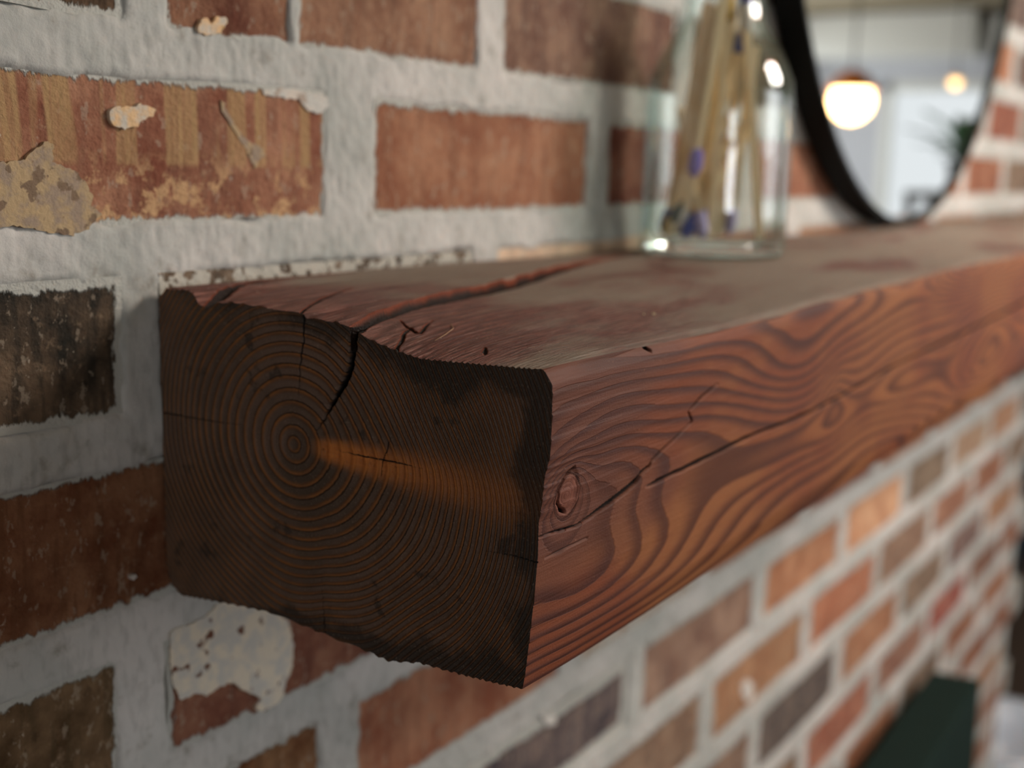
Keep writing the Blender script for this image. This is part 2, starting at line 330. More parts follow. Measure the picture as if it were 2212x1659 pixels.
# ---------------------------------------------------------------- rest of the room (seen in the mirror and through the alcove)
XA, XB, YB, ZC = -3.6, 7.0, -2.4, 2.29
M_PAINT = flat('pale_grey_paint', srgb(196, 196, 200), .8, .2, var=.04, sc=6)
M_PAINT2 = flat('taupe_paint', srgb(118, 108, 98), .8, .2, var=.05, sc=6)
M_CEIL = flat('tan_ceiling', srgb(150, 136, 112), .85, .2, var=.06, sc=5)
M_FLOOR = flat('dark_floorboards', srgb(84, 66, 52), .5, .4, var=.2, sc=4)
M_TRIM = flat('white_trim', srgb(226, 224, 216), .5, .4, var=.03, sc=10)
M_NAVY = flat('dark_navy_paint', srgb(16, 34, 44), .7, .3, var=.1, sc=8)
tag(MB().box((XA, YB, -.06), (XB, 1.3, 0)).build('floor', M_FLOOR), kind='structure')
tag(MB().box((XA, YB, ZC), (XB, 1.3, ZC + .06)).build('ceiling', M_CEIL), kind='structure')
def wall_with_hole(name, axis, pos, th, lo, hi, holes, mat):
    """axis 'x': wall in plane x=pos spanning y lo..hi ; holes [(a0, a1, z0, z1)] sorted"""
    b = MB()
    def put(a0, a1, z0, z1):
        if a1 - a0 < 1e-4 or z1 - z0 < 1e-4: return
        if axis == 'x': b.box((pos, a0, z0), (pos + th, a1, z1))
        else: b.box((a0, pos, z0), (a1, pos + th, z1))
    a = lo
    for h in sorted(holes):
        put(a, h[0], 0, ZC); put(h[0], h[1], 0, h[2]); put(h[0], h[1], h[3], ZC); a = h[1]
    put(a, hi, 0, ZC); return tag(b.build(name, mat, fix=False), kind='structure')
WIN1 = (-1.80, -0.62, .75, 1.93)            # window in the end wall
FILL_WIN2 = (1.3, 3.0, 1.05, 2.15); WIN3 = (-2.0, -1.02, 1.14, 1.74); FILL_WIN4 = (5.4, 6.7, .8, 2.1)
wall_with_hole('wall_end', 'x', XB, .12, YB, 1.3, [WIN1], M_PAINT)
wall_with_hole('wall_front', 'y', YB - .12, .12, XA, XB, [WIN3, FILL_WIN2, FILL_WIN4], M_PAINT2)
tag(MB().box((XA - .12, YB, 0), (XA, 1.3, ZC)).build('wall_left', M_PAINT2), kind='structure')
# left of the chimney breast and the dark recess to its right
tag(MB().box((XA, .38, 0), (XSTART, .5, ZC)).build('wall_recess_left', M_PAINT2), kind='structure')
tag(MB().box((XEND, .40, 0), (XB, .5, ZC)).build('wall_recess_right', M_NAVY), kind='structure')
def window(name, axis, pos, hole, L, bars_a, bars_z, label):
    a0, a1, z0, z1 = hole
    root = empty(name, (0, 0, 0)); tag(root, kind='structure')
    def bx(a, aa, z, zz, d0, d1):
        return MB().box((pos + d0, a, z), (pos + d1, aa, zz)) if axis == 'x' else MB().box((a, pos - d1, z), (aa, pos - d0, zz))
    f = .05
    b = MB()
    for q in ((a0, a0 + f, z0, z1), (a1 - f, a1, z0, z1), (a0, a1, z0, z0 + f), (a0, a1, z1 - f, z1)):
        t = bx(*q, -.015, .05); b.add(t.v, t.f)
    b.build('window_frame', M_TRIM, root, fix=False)
    for i in range(bars_a):
        a = a0 + (a1 - a0) * (i + 1) / (bars_a + 1); bx(a - .02, a + .02, z0 + f, z1 - f, 0, .04).build('mullion', M_TRIM, root, fix=False)
    t = bx(a0 - .06, a1 + .06, z0 - .04, z0, -.10, .03); t.build('window_sill', M_TRIM, root, fix=False)
    t = bx(a0 + f, a1 - f, z0 + f, z1 - f, .055, .06); t.build('pane', emit(name + '_daylight', (0.93, 0.97, 1.0, 1), L), root, fix=False)
    return root
window('window_1', 'x', XB, WIN1, L_FAR, 0, 0, '')
window('fill_window_2', 'y', YB, FILL_WIN2, L_FILL, 2, 0, '')  # unseen window added to light the brick wall from the right
window('window_3', 'y', YB, WIN3, L_DOOR, 0, 0, '')
window('fill_window_4', 'y', YB, FILL_WIN4, 4.5, 1, 0, '')  # unseen window added to lighten the far end of the room
# white boxed bulkhead above the end window, just under the ceiling
tag(MB().box((XB - .30, -2.16, 2.05), (XB, -1.27, 2.275)).build('trim_1', M_TRIM, bevel=.01), kind='structure')
tag(MB().box((XB - .30, -1.17, 2.05), (XB, -.30, 2.235)).build('trim_2', M_TRIM, bevel=.01), kind='structure')

# ================================================================ THE MANTEL BEAM
Xe = .3128
TOP = [(-0.0022, -0.0532), (-0.0062, -0.0501), (-0.0178, -0.0495), (-0.021, -0.0508), (-0.0239, -0.0545), (-0.0276, -0.0556), (-0.0338, -0.0532), (-0.041, -0.0523), (-0.0551, -0.0526), (-0.0688, -0.0531), (-0.0765, -0.0537), (-0.0782, -0.0549), (-0.0862, -0.0548), (-0.0947, -0.0553), (-0.0999, -0.0567), (-0.1061, -0.0594), (-0.1171, -0.0618), (-0.1289, -0.0636), (-0.1457, -0.063), (-0.1601, -0.0624), (-0.1688, -0.0621), (-0.1759, -0.0616)]
FRONT = [(-0.1759, -0.0616), (-0.1773, -0.0626), (-0.1799, -0.0662), (-0.1801, -0.076), (-0.1799, -0.0885), (-0.1781, -0.0955), (-0.1774, -0.1046), (-0.1764, -0.1108), (-0.1765, -0.1214), (-0.1756, -0.1355), (-0.1743, -0.1499), (-0.173, -0.1629), (-0.1722, -0.1675)]
BOT = [(-0.1722, -0.1675), (-0.1595, -0.1684), (-0.1482, -0.169), (-0.1296, -0.1696), (-0.1163, -0.1724), (-0.1057, -0.1711), (-0.0949, -0.1703), (-0.0837, -0.1695), (-0.0723, -0.1686), (-0.0582, -0.1678), (-0.0385, -0.1692), (-0.0231, -0.1706), (-0.0106, -0.1718)]
BACK = [(-0.0106, -0.1718), (-0.0052, -0.1689), (-0.0024, -0.1625), (-0.0022, -0.1542), (-0.0022, -0.1389), (-0.0022, -0.1009), (-0.0022, -0.0749), (-0.0022, -0.0532)]
CE = [[(-0.1001, -0.0561, 0.00356), (-0.0993, -0.062, 0.00301), (-0.0983, -0.0694, 0.00274), (-0.0952, -0.0762, 0.00247), (-0.0905, -0.0834, 0.00164), (-0.0857, -0.0906, 0.00068), (-0.0824, -0.0953, 0.00014)],
[(-0.0767, -0.0542, 0.00096), (-0.0764, -0.0636, 0.00082), (-0.0748, -0.0737, 0.00055), (-0.0739, -0.0855, 0.00014)],
[(-0.0009, -0.0988, 0.00068), (-0.0149, -0.0987, 0.00055), (-0.0327, -0.0984, 0.00041), (-0.0449, -0.0977, 0.00014)],
[(-0.0849, -0.1489, 0.00014), (-0.0856, -0.1593, 0.00041), (-0.0864, -0.1701, 0.00068)],
[(-0.0916, -0.1001, 0.00014), (-0.1032, -0.1005, 0.00055), (-0.1196, -0.1004, 0.00055), (-0.1295, -0.1007, 0.00014)],
[(-0.1564, -0.124, 0.00014), (-0.1672, -0.1233, 0.00041), (-0.1766, -0.1239, 0.00055)],
[(-0.1155, -0.0937, 0.00045), (-0.1125, -0.1015, 0.00045), (-0.1119, -0.1065, 0.00031)]]
CF = [[(0.3111, -0.1154, 0.00029), (0.3227, -0.1163, 0.00045), (0.3351, -0.1171, 0.00061), (0.3446, -0.1158, 0.00093), (0.356, -0.1137, 0.00143), (0.3679, -0.1115, 0.00163), (0.3743, -0.1096, 0.00165), (0.3777, -0.1074, 0.00132), (0.384, -0.1059, 0.00084), (0.3853, -0.1042, 0.00084), (0.4, -0.1, 0.00069), (0.417, -0.0948, 0.00053), (0.4131, -0.0903, 0.00053), (0.4222, -0.0871, 0.00107), (0.4334, -0.0843, 0.00091), (0.4394, -0.0833, 0.00018)],
[(0.3822, -0.1133, 0.00017), (0.3903, -0.1131, 0.00102), (0.4241, -0.1123, 0.00126), (0.4711, -0.1111, 0.00117), (0.5565, -0.1124, 0.00111), (0.6266, -0.1106, 0.00122), (0.6763, -0.1083, 0.0013), (0.8077, -0.1052, 0.0015), (0.9579, -0.1015, 0.00174), (1.0866, -0.0972, 0.00194), (1.4, -.097, .002)],
[(0.3172, -0.1237, 0.00015), (0.3287, -0.1232, 0.00045), (0.3429, -0.1229, 0.00016)],
[(0.3741, -0.0595, 0.00064), (0.3778, -0.0615, 0.00162), (0.3812, -0.0635, 0.00065)],
[(0.3306, -0.0957, 0.00045), (0.3255, -0.0981, 0.00104), (0.3224, -0.1028, 0.00103), (0.3223, -0.1058, 0.00104), (0.3248, -0.1089, 0.00119), (0.3281, -0.1107, 0.0009)]]
MAINC = [(0.300, -0.1020, .0036), (0.3128, -0.1001, .0040), (0.3293, -0.0960, .0052), (0.3597, -0.0885, .0058), (0.396, -0.0805, .0062), (0.4319, -0.0752, .0062), (0.4747, -0.0660, .0056), (0.5578, -0.0440, .0050), (0.6255, -0.0312, .0035), (0.6771, -0.0206, .002)]
CT = [MAINC,
[(0.3110, -0.0767, .0010), (0.3252, -0.0683, 0.0012), (0.3406, -0.0621, 0.0020), (0.3579, -0.0552, 0.0012), (0.3678, -0.0518, 0.0003)],
[(0.305, -0.1231, 0.0007), (0.3150, -0.1174, 0.0013), (0.3251, -0.1116, 0.0013), (0.3338, -0.108, 0.0006)],
[(0.3362, -0.1019, 0.0006), (0.332, -0.1099, 0.0017), (0.3308, -0.1138, 0.0016), (0.3482, -0.1067, 0.0004)],
[(0.3231, -0.1477, 0.0004), (0.3262, -0.1451, 0.0018), (0.3323, -0.1408, 0.0005)],
[(0.3129, -0.0273, 0.0030), (0.3329, -0.0203, 0.0034), (0.3471, -0.0151, 0.0036), (0.3675, -0.0110, 0.0030), (0.3969, -.0090, 0.003), (0.4199, -0.0080, 0.002)],
[(0.6661, -0.0467, 0.003), (0.7036, -0.0413, 0.003)], [(0.5806, -0.1123, 0.0008), (0.5821, -0.0904, 0.0015), (0.6093, -0.0601, 0.002)]]
PY, PZ = -.072, -.1010
def seg_dist(X, Y, Z, A, B):
    A = np.array(A); B = np.array(B); d = B - A; L2 = d @ d
    t = ((X - A[0]) * d[0] + (Y - A[1]) * d[1] + (Z - A[2]) * d[2]) / L2; tc = np.clip(t, 0, 1.6)
    return np.sqrt((X - A[0] - tc * d[0]) ** 2 + (Y - A[1] - tc * d[1]) ** 2 + (Z - A[2] - tc * d[2]) ** 2), t
rr = np.linspace(0, .3, 3000); pit = np.interp(rr, [0, .006, .016, .034, .055, .09, .3], [.0032, .0042, .0048, .0042, .0031, .0020, .0015]); NN = np.concatenate([[0], np.cumsum(1 / pit[1:] * (rr[1] - rr[0]))])
B1 = ((.3118, -.080, -.1005), (.3280, -.179, -.1050)); B1W = ((.3105, -.080, -.1005), (.3500, -.179, -.1000)); B2 = ((.50, -.075, -.10), (.590, -.179, -.1085)); B3 = ((.82, -.075, -.10), (.93, -.179, -.092))
def growth(X, Y, Z):
    """number of year rings out from the pith at a point of the timber, and how much of it is knot"""
    s = X - Xe
    py = PY + .004 * np.sin(6.3 * s + .2) * sst(s, 0, .3); pz = PZ + (.010 * np.sin(7.9 * s) + .006 * np.sin(17 * s + 1.0) - .006 * np.sin(1.0)) * sst(s, 0, .2)
    dy = Y - py; dz = (Z - pz + .19 * np.clip(-dy - .015, 0, .12)) * 1.04
    r = np.hypot(dy, dz)
    wob = 1 + .022 * sines(X * 5, Y * 30, Z * 30, 21, 12, 1, 3) * np.clip(r / .03, 0, 1) + .012 * sines(X * 14, Y * 90, Z * 90, 22, 12, 1, 2.4) * np.clip(r / .05, 0, 1)
    r = r * wob
    d1, t1 = seg_dist(X, Y, Z, *B1); d2, t2 = seg_dist(X, Y, Z, *B2); d3, t3 = seg_dist(X, Y, Z, *B3)
    a = .5 + .5 * np.tanh((t1 + .05) * 6); d1w, _ = seg_dist(X, Y, Z, *B1W)
    re = r * (1 - a * (.035 * np.exp(-(d1w / .034) ** 2) + .085 * np.exp(-(d1 / .0110) ** 2)) - .03 * np.exp(-(d2 / .030) ** 2) - .018 * np.exp(-(d2 / .012) ** 2) - .035 * np.exp(-(d3 / .05) ** 2)) + .0013 * sst(X, Xe + .002, Xe + .03) * sines(X * 15, Y * 40, Z * 95, 23, 12, 1, 2.4)
    N = np.interp(re, rr, NN)
    rk = .0034 + .0125 * np.clip(t1, 0, 1)
    knot = np.exp(-(d1 / (rk * .9)) ** 4) * sst(t1, -.02, .1)
    rk2 = np.where(t1 > .75, .0074, 0); core = sst(rk2 - d1, -.0004, .0004)
    N = N * (1 - core) + core * (d1 / .0016)
    return N, knot, core, d1, t1
def outl(pts, key):
    a = np.array(pts); return a
def build_beam():
    nu, nv = 440, 270
    T = np.array(TOP); F = np.array(FRONT); Bt = np.array(BOT)[::-1]; Bk = np.array(BACK)[::-1]      # all: back->front, top->bottom
    def samp(P, n, ax):
        t = P[:, ax]; u = (t - t[0]) / (t[-1] - t[0]); q = np.linspace(0, 1, n)
        if (np.diff(u) <= 0).any():
            L = np.concatenate([[0], np.cumsum(np.hypot(*np.diff(P, axis=0).T))]); u = L / L[-1]
        return np.stack([np.interp(q, u, P[:, 0]), np.interp(q, u, P[:, 1])], -1)
    t_ = samp(T, nu, 0); b_ = samp(Bt, nu, 0); l_ = samp(Bk, nv, 1); r_ = samp(F, nv, 1)
    # saw-torn outline: growth rings stand proud along the arrises
    def tooth(P, nrm, amp):
        N, *_ = growth(np.full(len(P), Xe), P[:, 0], P[:, 1]); s = N % 1
        k = (sst(s, .35, .8) * (1 - sst(s, .9, 1.0)) - .4) * amp + RNG.normal(size=len(P)) * amp * .12
        k = k * np.minimum(1, np.minimum(np.arange(len(P)), np.arange(len(P))[::-1]) / 6)
        return P + np.outer(k, nrm)
    t_ = tooth(t_, (0, 1), .00045); b_ = tooth(b_, (0, -1), .00045); r_ = tooth(r_, (-1, 0), .0003)
    u = np.linspace(0, 1, nu)[:, None, None]; v = np.linspace(0, 1, nv)[None, :, None]
    C = (1 - v) * t_[:, None] + v * b_[:, None] + (1 - u) * l_[None] + u * r_[None] - ((1 - u) * (1 - v) * t_[0] + u * (1 - v) * t_[-1] + (1 - u) * v * b_[0] + u * v * b_[-1])
    CY, CZ = C[..., 0], C[..., 1]; CX = np.full(CY.shape, Xe)
    N, knot, core, d1, _ = growth(CX, CY, CZ); s = N % 1
    rel = sst(s, .30, .75) * (1 - sst(s, .88, 1.0))
    dist = np.full(CX.shape, 1.0); dep = np.zeros(CX.shape)
    for i, c in enumerate(CE):
        jit = sines(0, CY * 900, CZ * 900, 60 + i, 8, 1, 2.5) * .00022
        d, hw = poly_dist(CY + jit, CZ, c); dist = np.minimum(dist, d); dep = np.maximum(dep, sst(-d, -.0001, .0009) * (.014 if i == 0 else .0035))
    edge = np.minimum(np.minimum((CZ - np.interp(CY, b_[::-1, 0], b_[::-1, 1])), (np.interp(CY, t_[::-1, 0], t_[::-1, 1]) - CZ)), CY + .178)
    CX = CX - rel * .00030 + dep + .0004 * sines(0, CY * 60, CZ * 60, 31, 8, 1, 2) * .5 + (1 - knot) * 0
    cap = np.stack([CX, CY, CZ + H], -1)
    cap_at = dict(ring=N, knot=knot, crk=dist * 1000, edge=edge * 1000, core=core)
    # stations along the beam
    xs = [Xe]
    while xs[-1] < 2.20:
        x = xs[-1]; xs.append(x + .00042 + max(0, x - .33) * .0030 + max(0, x - .7) * .008)
    xs = np.array(xs); nx = len(xs); Xg = xs[:, None]
    q = np.linspace(0, 1, nu)[None, :]
    # --- top
    wv = .0006 * np.sin(xs * 9) + .0004 * np.sin(xs * 23 + 1)
    yf = -.1765 + .0008 * np.sin(xs * 11) ; fade = np.exp(-((xs - Xe) / .035))[:, None]
    zfar = np.interp(q * 1.0, [0, .05, .5, .93, .985, 1], [-.0520, -.0512, -.0522, -.0572, -.0580, -.0598]) + wv[:, None] * q
    chipn = np.clip(sines(xs * 60, 0, 0, 77, 10, 1, 3), .5, 3) - .5
    zfar = zfar - chipn[:, None] * .0008 * sst(q, .965, 1)
    Yt = np.broadcast_to(fade * t_[None, :, 0] + (1 - fade) * (-.0022 + (yf[:, None] + .0022) * q), (nx, nu)).copy()
    cy = np.interp(xs, [a[0] for a in MAINC], [a[1] for a in MAINC])[:, None]; hwx = np.interp(xs, [a[0] for a in MAINC], [a[2] / 2 for a in MAINC])[:, None]; stepa = (.0017 * (1 - sst(xs, .45, .68)))[:, None] * (1 - fade)
    Zt = fade * t_[None, :, 1] + (1 - fade) * zfar + stepa * np.tanh((Yt - cy - hwx + .0003) / .0003)
    Xt = np.broadcast_to(Xg, (nx, nu)).copy()
    Nt, kt, ct_, _, _ = growth(Xt, Yt, Zt); st = Nt % 1
    cm = np.minimum(sst(q, 0, .01), sst(1 - q, 0, .01))
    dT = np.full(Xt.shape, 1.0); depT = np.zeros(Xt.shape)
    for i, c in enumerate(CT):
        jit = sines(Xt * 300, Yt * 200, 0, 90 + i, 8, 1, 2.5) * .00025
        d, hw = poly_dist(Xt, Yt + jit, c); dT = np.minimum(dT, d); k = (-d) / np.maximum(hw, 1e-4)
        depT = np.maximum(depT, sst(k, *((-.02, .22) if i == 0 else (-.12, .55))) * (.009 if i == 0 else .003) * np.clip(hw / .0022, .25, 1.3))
    fib = sines(Xt * 12, Yt * 900, 0, 41, 16, 1, 3) * .00007 + sines(Xt * 30, Yt * 2200, 0, 42, 16, 1, 2) * .00005
    Zt2 = Zt + cm * (sst(st, .3, .8) * (1 - sst(st, .88, 1)) * .00022 - depT + fib) + .0005 * sines(Xt * 25, Yt * 60, 0, 43, 10, 1, 2.2) * cm * (1 - fade)
    top = np.stack([Xt, Yt, Zt2 + H], -1)
    # --- front
    qv = np.linspace(0, 1, nv)[None, :]; fadeF = np.exp(-((xs - Xe) / .05))[:, None]
    zb = np.interp(xs, [.31, .37, .46, .58, .75, 1.03, 2.3], [-.1675, -.1657, -.1650, -.1641, -.1640, -.1613, -.159]) + .0005 * np.sin(xs * 31)
    z0 = Zt[:, -1][:, None]; Zf = z0 + (zb[:, None] - z0) * qv
    Zf = fadeF * (r_[None, :, 1] + (z0 - r_[0, 1]) * (1 - qv)) + (1 - fadeF) * Zf
    Yfar = np.interp(qv, [0, .012, .04, .1, .5, .9, 1], [0, -.0012, -.0019, -.0022, -.0020, -.0010, .002]) + Yt[:, -1][:, None]
    Yf = fadeF * (r_[None, :, 0] + (Yt[:, -1][:, None] - r_[0, 0]) * (1 - qv) ** 4) + (1 - fadeF) * Yfar
    Xf = np.broadcast_to(Xg, (nx, nv)).copy()
    Nf, kf, cf_, d1f, _ = growth(Xf, Yf, Zf); sf = Nf % 1; cm = np.minimum(sst(qv, 0, .012), sst(1 - qv, 0, .012))
    dF = np.full(Xf.shape, 1.0); depF = np.zeros(Xf.shape)
    for i, c in enumerate(CF):
        jit = sines(Xf * 250, 0, Zf * 400, 120 + i, 8, 1, 2.5) * .00016
        c = [(q_[0], q_[1], q_[2] * 1.45) for q_ in c]; d, hw = poly_dist(Xf, Zf + jit, c); dF = np.minimum(dF, d); depF = np.maximum(depF, sst(-d, -.0003, .0006) * .0035)
    fibF = sines(Xf * 14, 0, Zf * 1100, 51, 16, 1, 3) * .00003
    Yf2 = Yf + cm * (-sst(sf, .3, .8) * (1 - sst(sf, .88, 1)) * .00010 + depF + fibF + .0006 * core_dip(Xf, Zf))
    front = np.stack([Xf, Yf2, Zf + H], -1)
    front[0] = cap[-1]; top[0] = cap[:, 0]; front[:, 0] = top[:, -1]
    # --- bottom and back, plainly tapered in the same outline
    jx = np.unique(np.concatenate([np.arange(0, nx, 6), [nx - 1]])); ju = np.arange(0, nu, 1)[::4]; ju = np.unique(np.append(ju, nu - 1)); jv = np.unique(np.append(np.arange(0, nv, 6), nv - 1))
    qb = np.linspace(0, 1, nu)[ju][None, :]; fb = np.exp(-((xs[jx] - Xe) / .05))[:, None]
    Zbf = -.168 + (zb[jx][:, None] + .168) * qb
    bot = np.stack([np.broadcast_to(xs[jx][:, None], (len(jx), len(ju))), fb * b_[None, ju, 0] + (1 - fb) * (-.004 + (front[jx, -1, 1][:, None] + .004) * qb), fb * b_[None, ju, 1] + (1 - fb) * Zbf + H], -1)
    bot[:, -1] = front[jx, -1]; bot[0] = cap[ju, -1]
    qk = np.linspace(0, 1, nv)[jv][None, :]
    bk = np.stack([np.broadcast_to(xs[jx][:, None], (len(jx), len(jv))), np.broadcast_to(fb * l_[None, jv, 0] + (1 - fb) * -.0022, (len(jx), len(jv))), fb * (l_[None, jv, 1] + H) + (1 - fb) * (top[jx, 0, 2][:, None] + (bot[:, 0, 2][:, None] - top[jx, 0, 2][:, None]) * qk)], -1)
    bk[0] = cap[0, jv]
    far = np.array([[top[-1, 0], top[-1, -1]], [bot[-1, 0], front[-1, -1]]])
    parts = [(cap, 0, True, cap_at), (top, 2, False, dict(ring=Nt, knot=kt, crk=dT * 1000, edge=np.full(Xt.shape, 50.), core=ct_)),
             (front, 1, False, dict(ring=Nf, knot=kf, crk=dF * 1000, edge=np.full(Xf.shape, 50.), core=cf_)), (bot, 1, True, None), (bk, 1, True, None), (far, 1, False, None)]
    V, Q, MI, A = [], [], [], {k: [] for k in ('ring', 'knot', 'crk', 'edge', 'core')}; off = 0
    for P, mi, flip, at in parts:
        a, b = P.shape[:2]; idx = np.arange(a * b).reshape(a, b) + off
        qd = np.stack([idx[:-1, :-1], idx[1:, :-1], idx[1:, 1:], idx[:-1, 1:]], -1).reshape(-1, 4)
        if flip: qd = qd[:, ::-1]
        if at is None:
            n_, k_, c_, _, _ = growth(P[..., 0], P[..., 1], P[..., 2] - H); at = dict(ring=n_, knot=k_ * 0, crk=np.full(n_.shape, 50.), edge=np.full(n_.shape, 50.), core=c_ * 0)
        V.append(P.reshape(-1, 3)); Q.append(qd); MI.append(np.full(len(qd), mi)); off += a * b
        for k in A: A[k].append(at[k].ravel())
    return np.concatenate(V), np.concatenate(Q), np.concatenate(MI), {k: np.concatenate(v) for k, v in A.items()}
def core_dip(X, Z):            # the knot's heart has shrunk back a little behind the face
    d = np.hypot((X - .3288) / .0062, (Z + .1035) / .0085); return sst(1 - d, 0, .25)

def wood_common(t):
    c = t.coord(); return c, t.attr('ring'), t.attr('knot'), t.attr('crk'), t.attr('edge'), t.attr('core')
# end grain
mt = NT('end_grain', .62, .35); c, ring, knot, crk, edge, core = wood_common(mt)
s = mt.math('FRACT', mt.math('ADD', ring, mt.math('MULTIPLY', mt.math('SUBTRACT', mt.noise(c, 900, 3), .5), .16)))
lat = mt.math('MULTIPLY', mt.ss(s, .42, .78), mt.math('SUBTRACT', 1.0, mt.ss(s, .90, 1.0)))
big = mt.noise(c, 16, 4, .6); med = mt.noise(c, 70, 4, .6); fine = mt.noise(c, 1500, 3, .7)
groove = mt.mix(mt.ss(big, .35, .65), srgb(88, 72, 60), srgb(118, 95, 82)); ridge = mt.mix(mt.ss(med, .3, .7), srgb(156, 100, 52), srgb(122, 82, 52))
cc = mt.mix(lat, groove, ridge)
line = mt.math('MULTIPLY', mt.ss(s, .84, .92), mt.math('SUBTRACT', 1.0, mt.ss(s, .975, 1.0))); cc = mt.mix(mt.math('MULTIPLY', line, .85), cc, srgb(34, 22, 16))
sp = mt.n('ShaderNodeSeparateXYZ', {0: c})
kb = mt.mix(mt.noise(mt.map(c, (1, 1, 4)), 130, 3), srgb(240, 150, 70), srgb(196, 114, 56)); cc = mt.mix(mt.math('MULTIPLY', knot, .92), cc, kb)
# near-black margins along the front and top arrises and smudges
en = mt.math('ADD', edge, mt.math('ADD', mt.math('MULTIPLY', mt.math('SUBTRACT', mt.noise(c, 60, 5, .65), .5), 26), mt.math('MULTIPLY', mt.ss(sp.outputs[1], -.125, -.03), 9)))
dark = mt.ss(en, 12, 6); cc = mt.mix(mt.math('MULTIPLY', dark, .70), cc, srgb(34, 36, 34))
cc = mt.mix(mt.math('MULTIPLY', mt.ss(mt.noise(c, 75, 5, .6), .62, .68), .6), cc, srgb(36, 36, 34))
spk = mt.math('MULTIPLY', mt.ss(mt.noise(c, 1100, 2, .6), .60, .68), mt.math('SUBTRACT', 1.0, lat)); cc = mt.mix(mt.math('MULTIPLY', spk, .40), cc, srgb(150, 130, 112))
cc = mt.mix(mt.ss(crk, .12, -.12), cc, srgb(14, 12, 11)); mt.color(cc)  # near-black in the cracks: grime plus their shade, painted into the colour
mt.bump(mt.math('ADD', mt.math('MULTIPLY', lat, .6), mt.math('ADD', mt.math('MULTIPLY', fine, .5), mt.math('MULTIPLY', mt.noise(c, 500, 3, .6), .4))), .0010, 1.0)
M_END = mt.m
# planed front
mt = NT('stained_pine_front', .5, .16); c, ring, knot, crk, edge, core = wood_common(mt)
fn = mt.noise(mt.map(c, (.06, 1, 1)), 1400, 3, .6); f2 = mt.noise(mt.map(c, (.12, 1, 1)), 260, 3, .6); big = mt.noise(mt.map(c, (.5, 1, 1)), 13, 4, .6); big2 = mt.noise(mt.map(c, (.6, 1, 1), (3, 1, 2)), 9, 3, .5)
s = mt.math('FRACT', mt.math('ADD', ring, mt.math('MULTIPLY', mt.math('SUBTRACT', f2, .5), .12)))
lat = mt.math('MULTIPLY', mt.ss(s, .30, .86), mt.math('SUBTRACT', 1.0, mt.ss(s, .93, 1.0)))
base = mt.mix(mt.ss(big, .38, .62), srgb(128, 70, 46), srgb(150, 94, 58)); base = mt.mix(mt.ss(big2, .52, .66), base, srgb(108, 66, 52))
late = mt.mix(mt.ss(big, .4, .6), srgb(78, 46, 40), srgb(88, 50, 36))
cc = mt.mix(mt.math('MULTIPLY', lat, .92), base, late); cc = mt.mix(mt.math('MULTIPLY', mt.ss(fn, .5, .75), .28), cc, srgb(100, 56, 42))
cc = mt.mix(mt.math('MULTIPLY', core, .9), cc, mt.mix(mt.noise(c, 500, 4, .7), srgb(88, 52, 46), srgb(150, 92, 72)))
cc = mt.mix(mt.math('MULTIPLY', mt.ss(mt.noise(c, 900, 2, .5), .70, .76), .25), cc, srgb(196, 140, 110))
cc = mt.mix(mt.ss(crk, .10, -.16), cc, srgb(22, 15, 12)); mt.color(cc)  # crack grime and the shade inside painted as one dark colour
mt.bump(mt.math('ADD', mt.math('MULTIPLY', lat, .5), mt.math('ADD', mt.math('MULTIPLY', fn, .6), mt.math('MULTIPLY', mt.noise(c, 1300, 2, .6), .35))), .0004, .8)
mt.set(mt.b.inputs['Roughness'], mt.math('ADD', .52, mt.math('MULTIPLY', fn, .2)))
M_FRONT = mt.m
# dusty top
mt = NT('dusty_stained_top', .6, .15); c, ring, knot, crk, edge, core = wood_common(mt)
fn = mt.noise(mt.map(c, (.05, 1, .3)), 1500, 4, .65); f2 = mt.noise(mt.map(c, (.1, 1, 1)), 240, 3, .6); big = mt.noise(mt.map(c, (.35, 1, 1)), 26, 4, .6)
s = mt.math('FRACT', mt.math('ADD', ring, mt.math('MULTIPLY', mt.math('SUBTRACT', f2, .5), .3)))
lat = mt.math('MULTIPLY', mt.ss(s, .30, .86), mt.math('SUBTRACT', 1.0, mt.ss(s, .93, 1.0)))
base = mt.mix(mt.ss(big, .35, .65), srgb(124, 72, 62), srgb(142, 96, 84)); cc = mt.mix(mt.math('MULTIPLY', lat, .6), base, srgb(90, 54, 48))
cc = mt.mix(mt.math('MULTIPLY', mt.ss(fn, .46, .60), .62), cc, srgb(70, 52, 46)); cc = mt.mix(mt.math('MULTIPLY', mt.ss(fn, .44, .34), .35), cc, srgb(176, 150, 136))
sp = mt.n('ShaderNodeSeparateXYZ', {0: c})
dn = mt.math('ADD', mt.noise(mt.map(c, (.35, 1, 1), (.4, 0, 0)), 20, 4, .55), mt.math('MULTIPLY', mt.ss(sp.outputs[0], .32, .62), .17))
dust = mt.math('MULTIPLY', mt.ss(dn, .50, .66), mt.math('ADD', .55, mt.math('MULTIPLY', mt.noise(mt.map(c, (.2, 1, 1)), 500, 3), .5)))
cc = mt.mix(mt.math('MULTIPLY', dust, mt.ss(crk, -.5, .5)), cc, srgb(150, 138, 124))
cc = mt.mix(mt.math('MULTIPLY', mt.ss(mt.noise(c, 600, 2, .5), .70, .74), .6), cc, srgb(190, 170, 158))
cc = mt.mix(mt.math('MULTIPLY', mt.ss(crk, .5, .2), .96), cc, srgb(118, 50, 20)); cc = mt.mix(mt.ss(crk, .12, -.10), cc, srgb(34, 20, 13)); mt.color(cc)  # orange crack walls; shade on the groove's lower wall painted dark brown
mt.bump(mt.math('ADD', mt.math('MULTIPLY', fn, -1.4), mt.math('MULTIPLY', mt.noise(c, 1200, 2, .6), .4)), .0008, 1.0)
mt.set(mt.b.inputs['Roughness'], mt.math('ADD', .5, mt.math('MULTIPLY', dust, .35)))
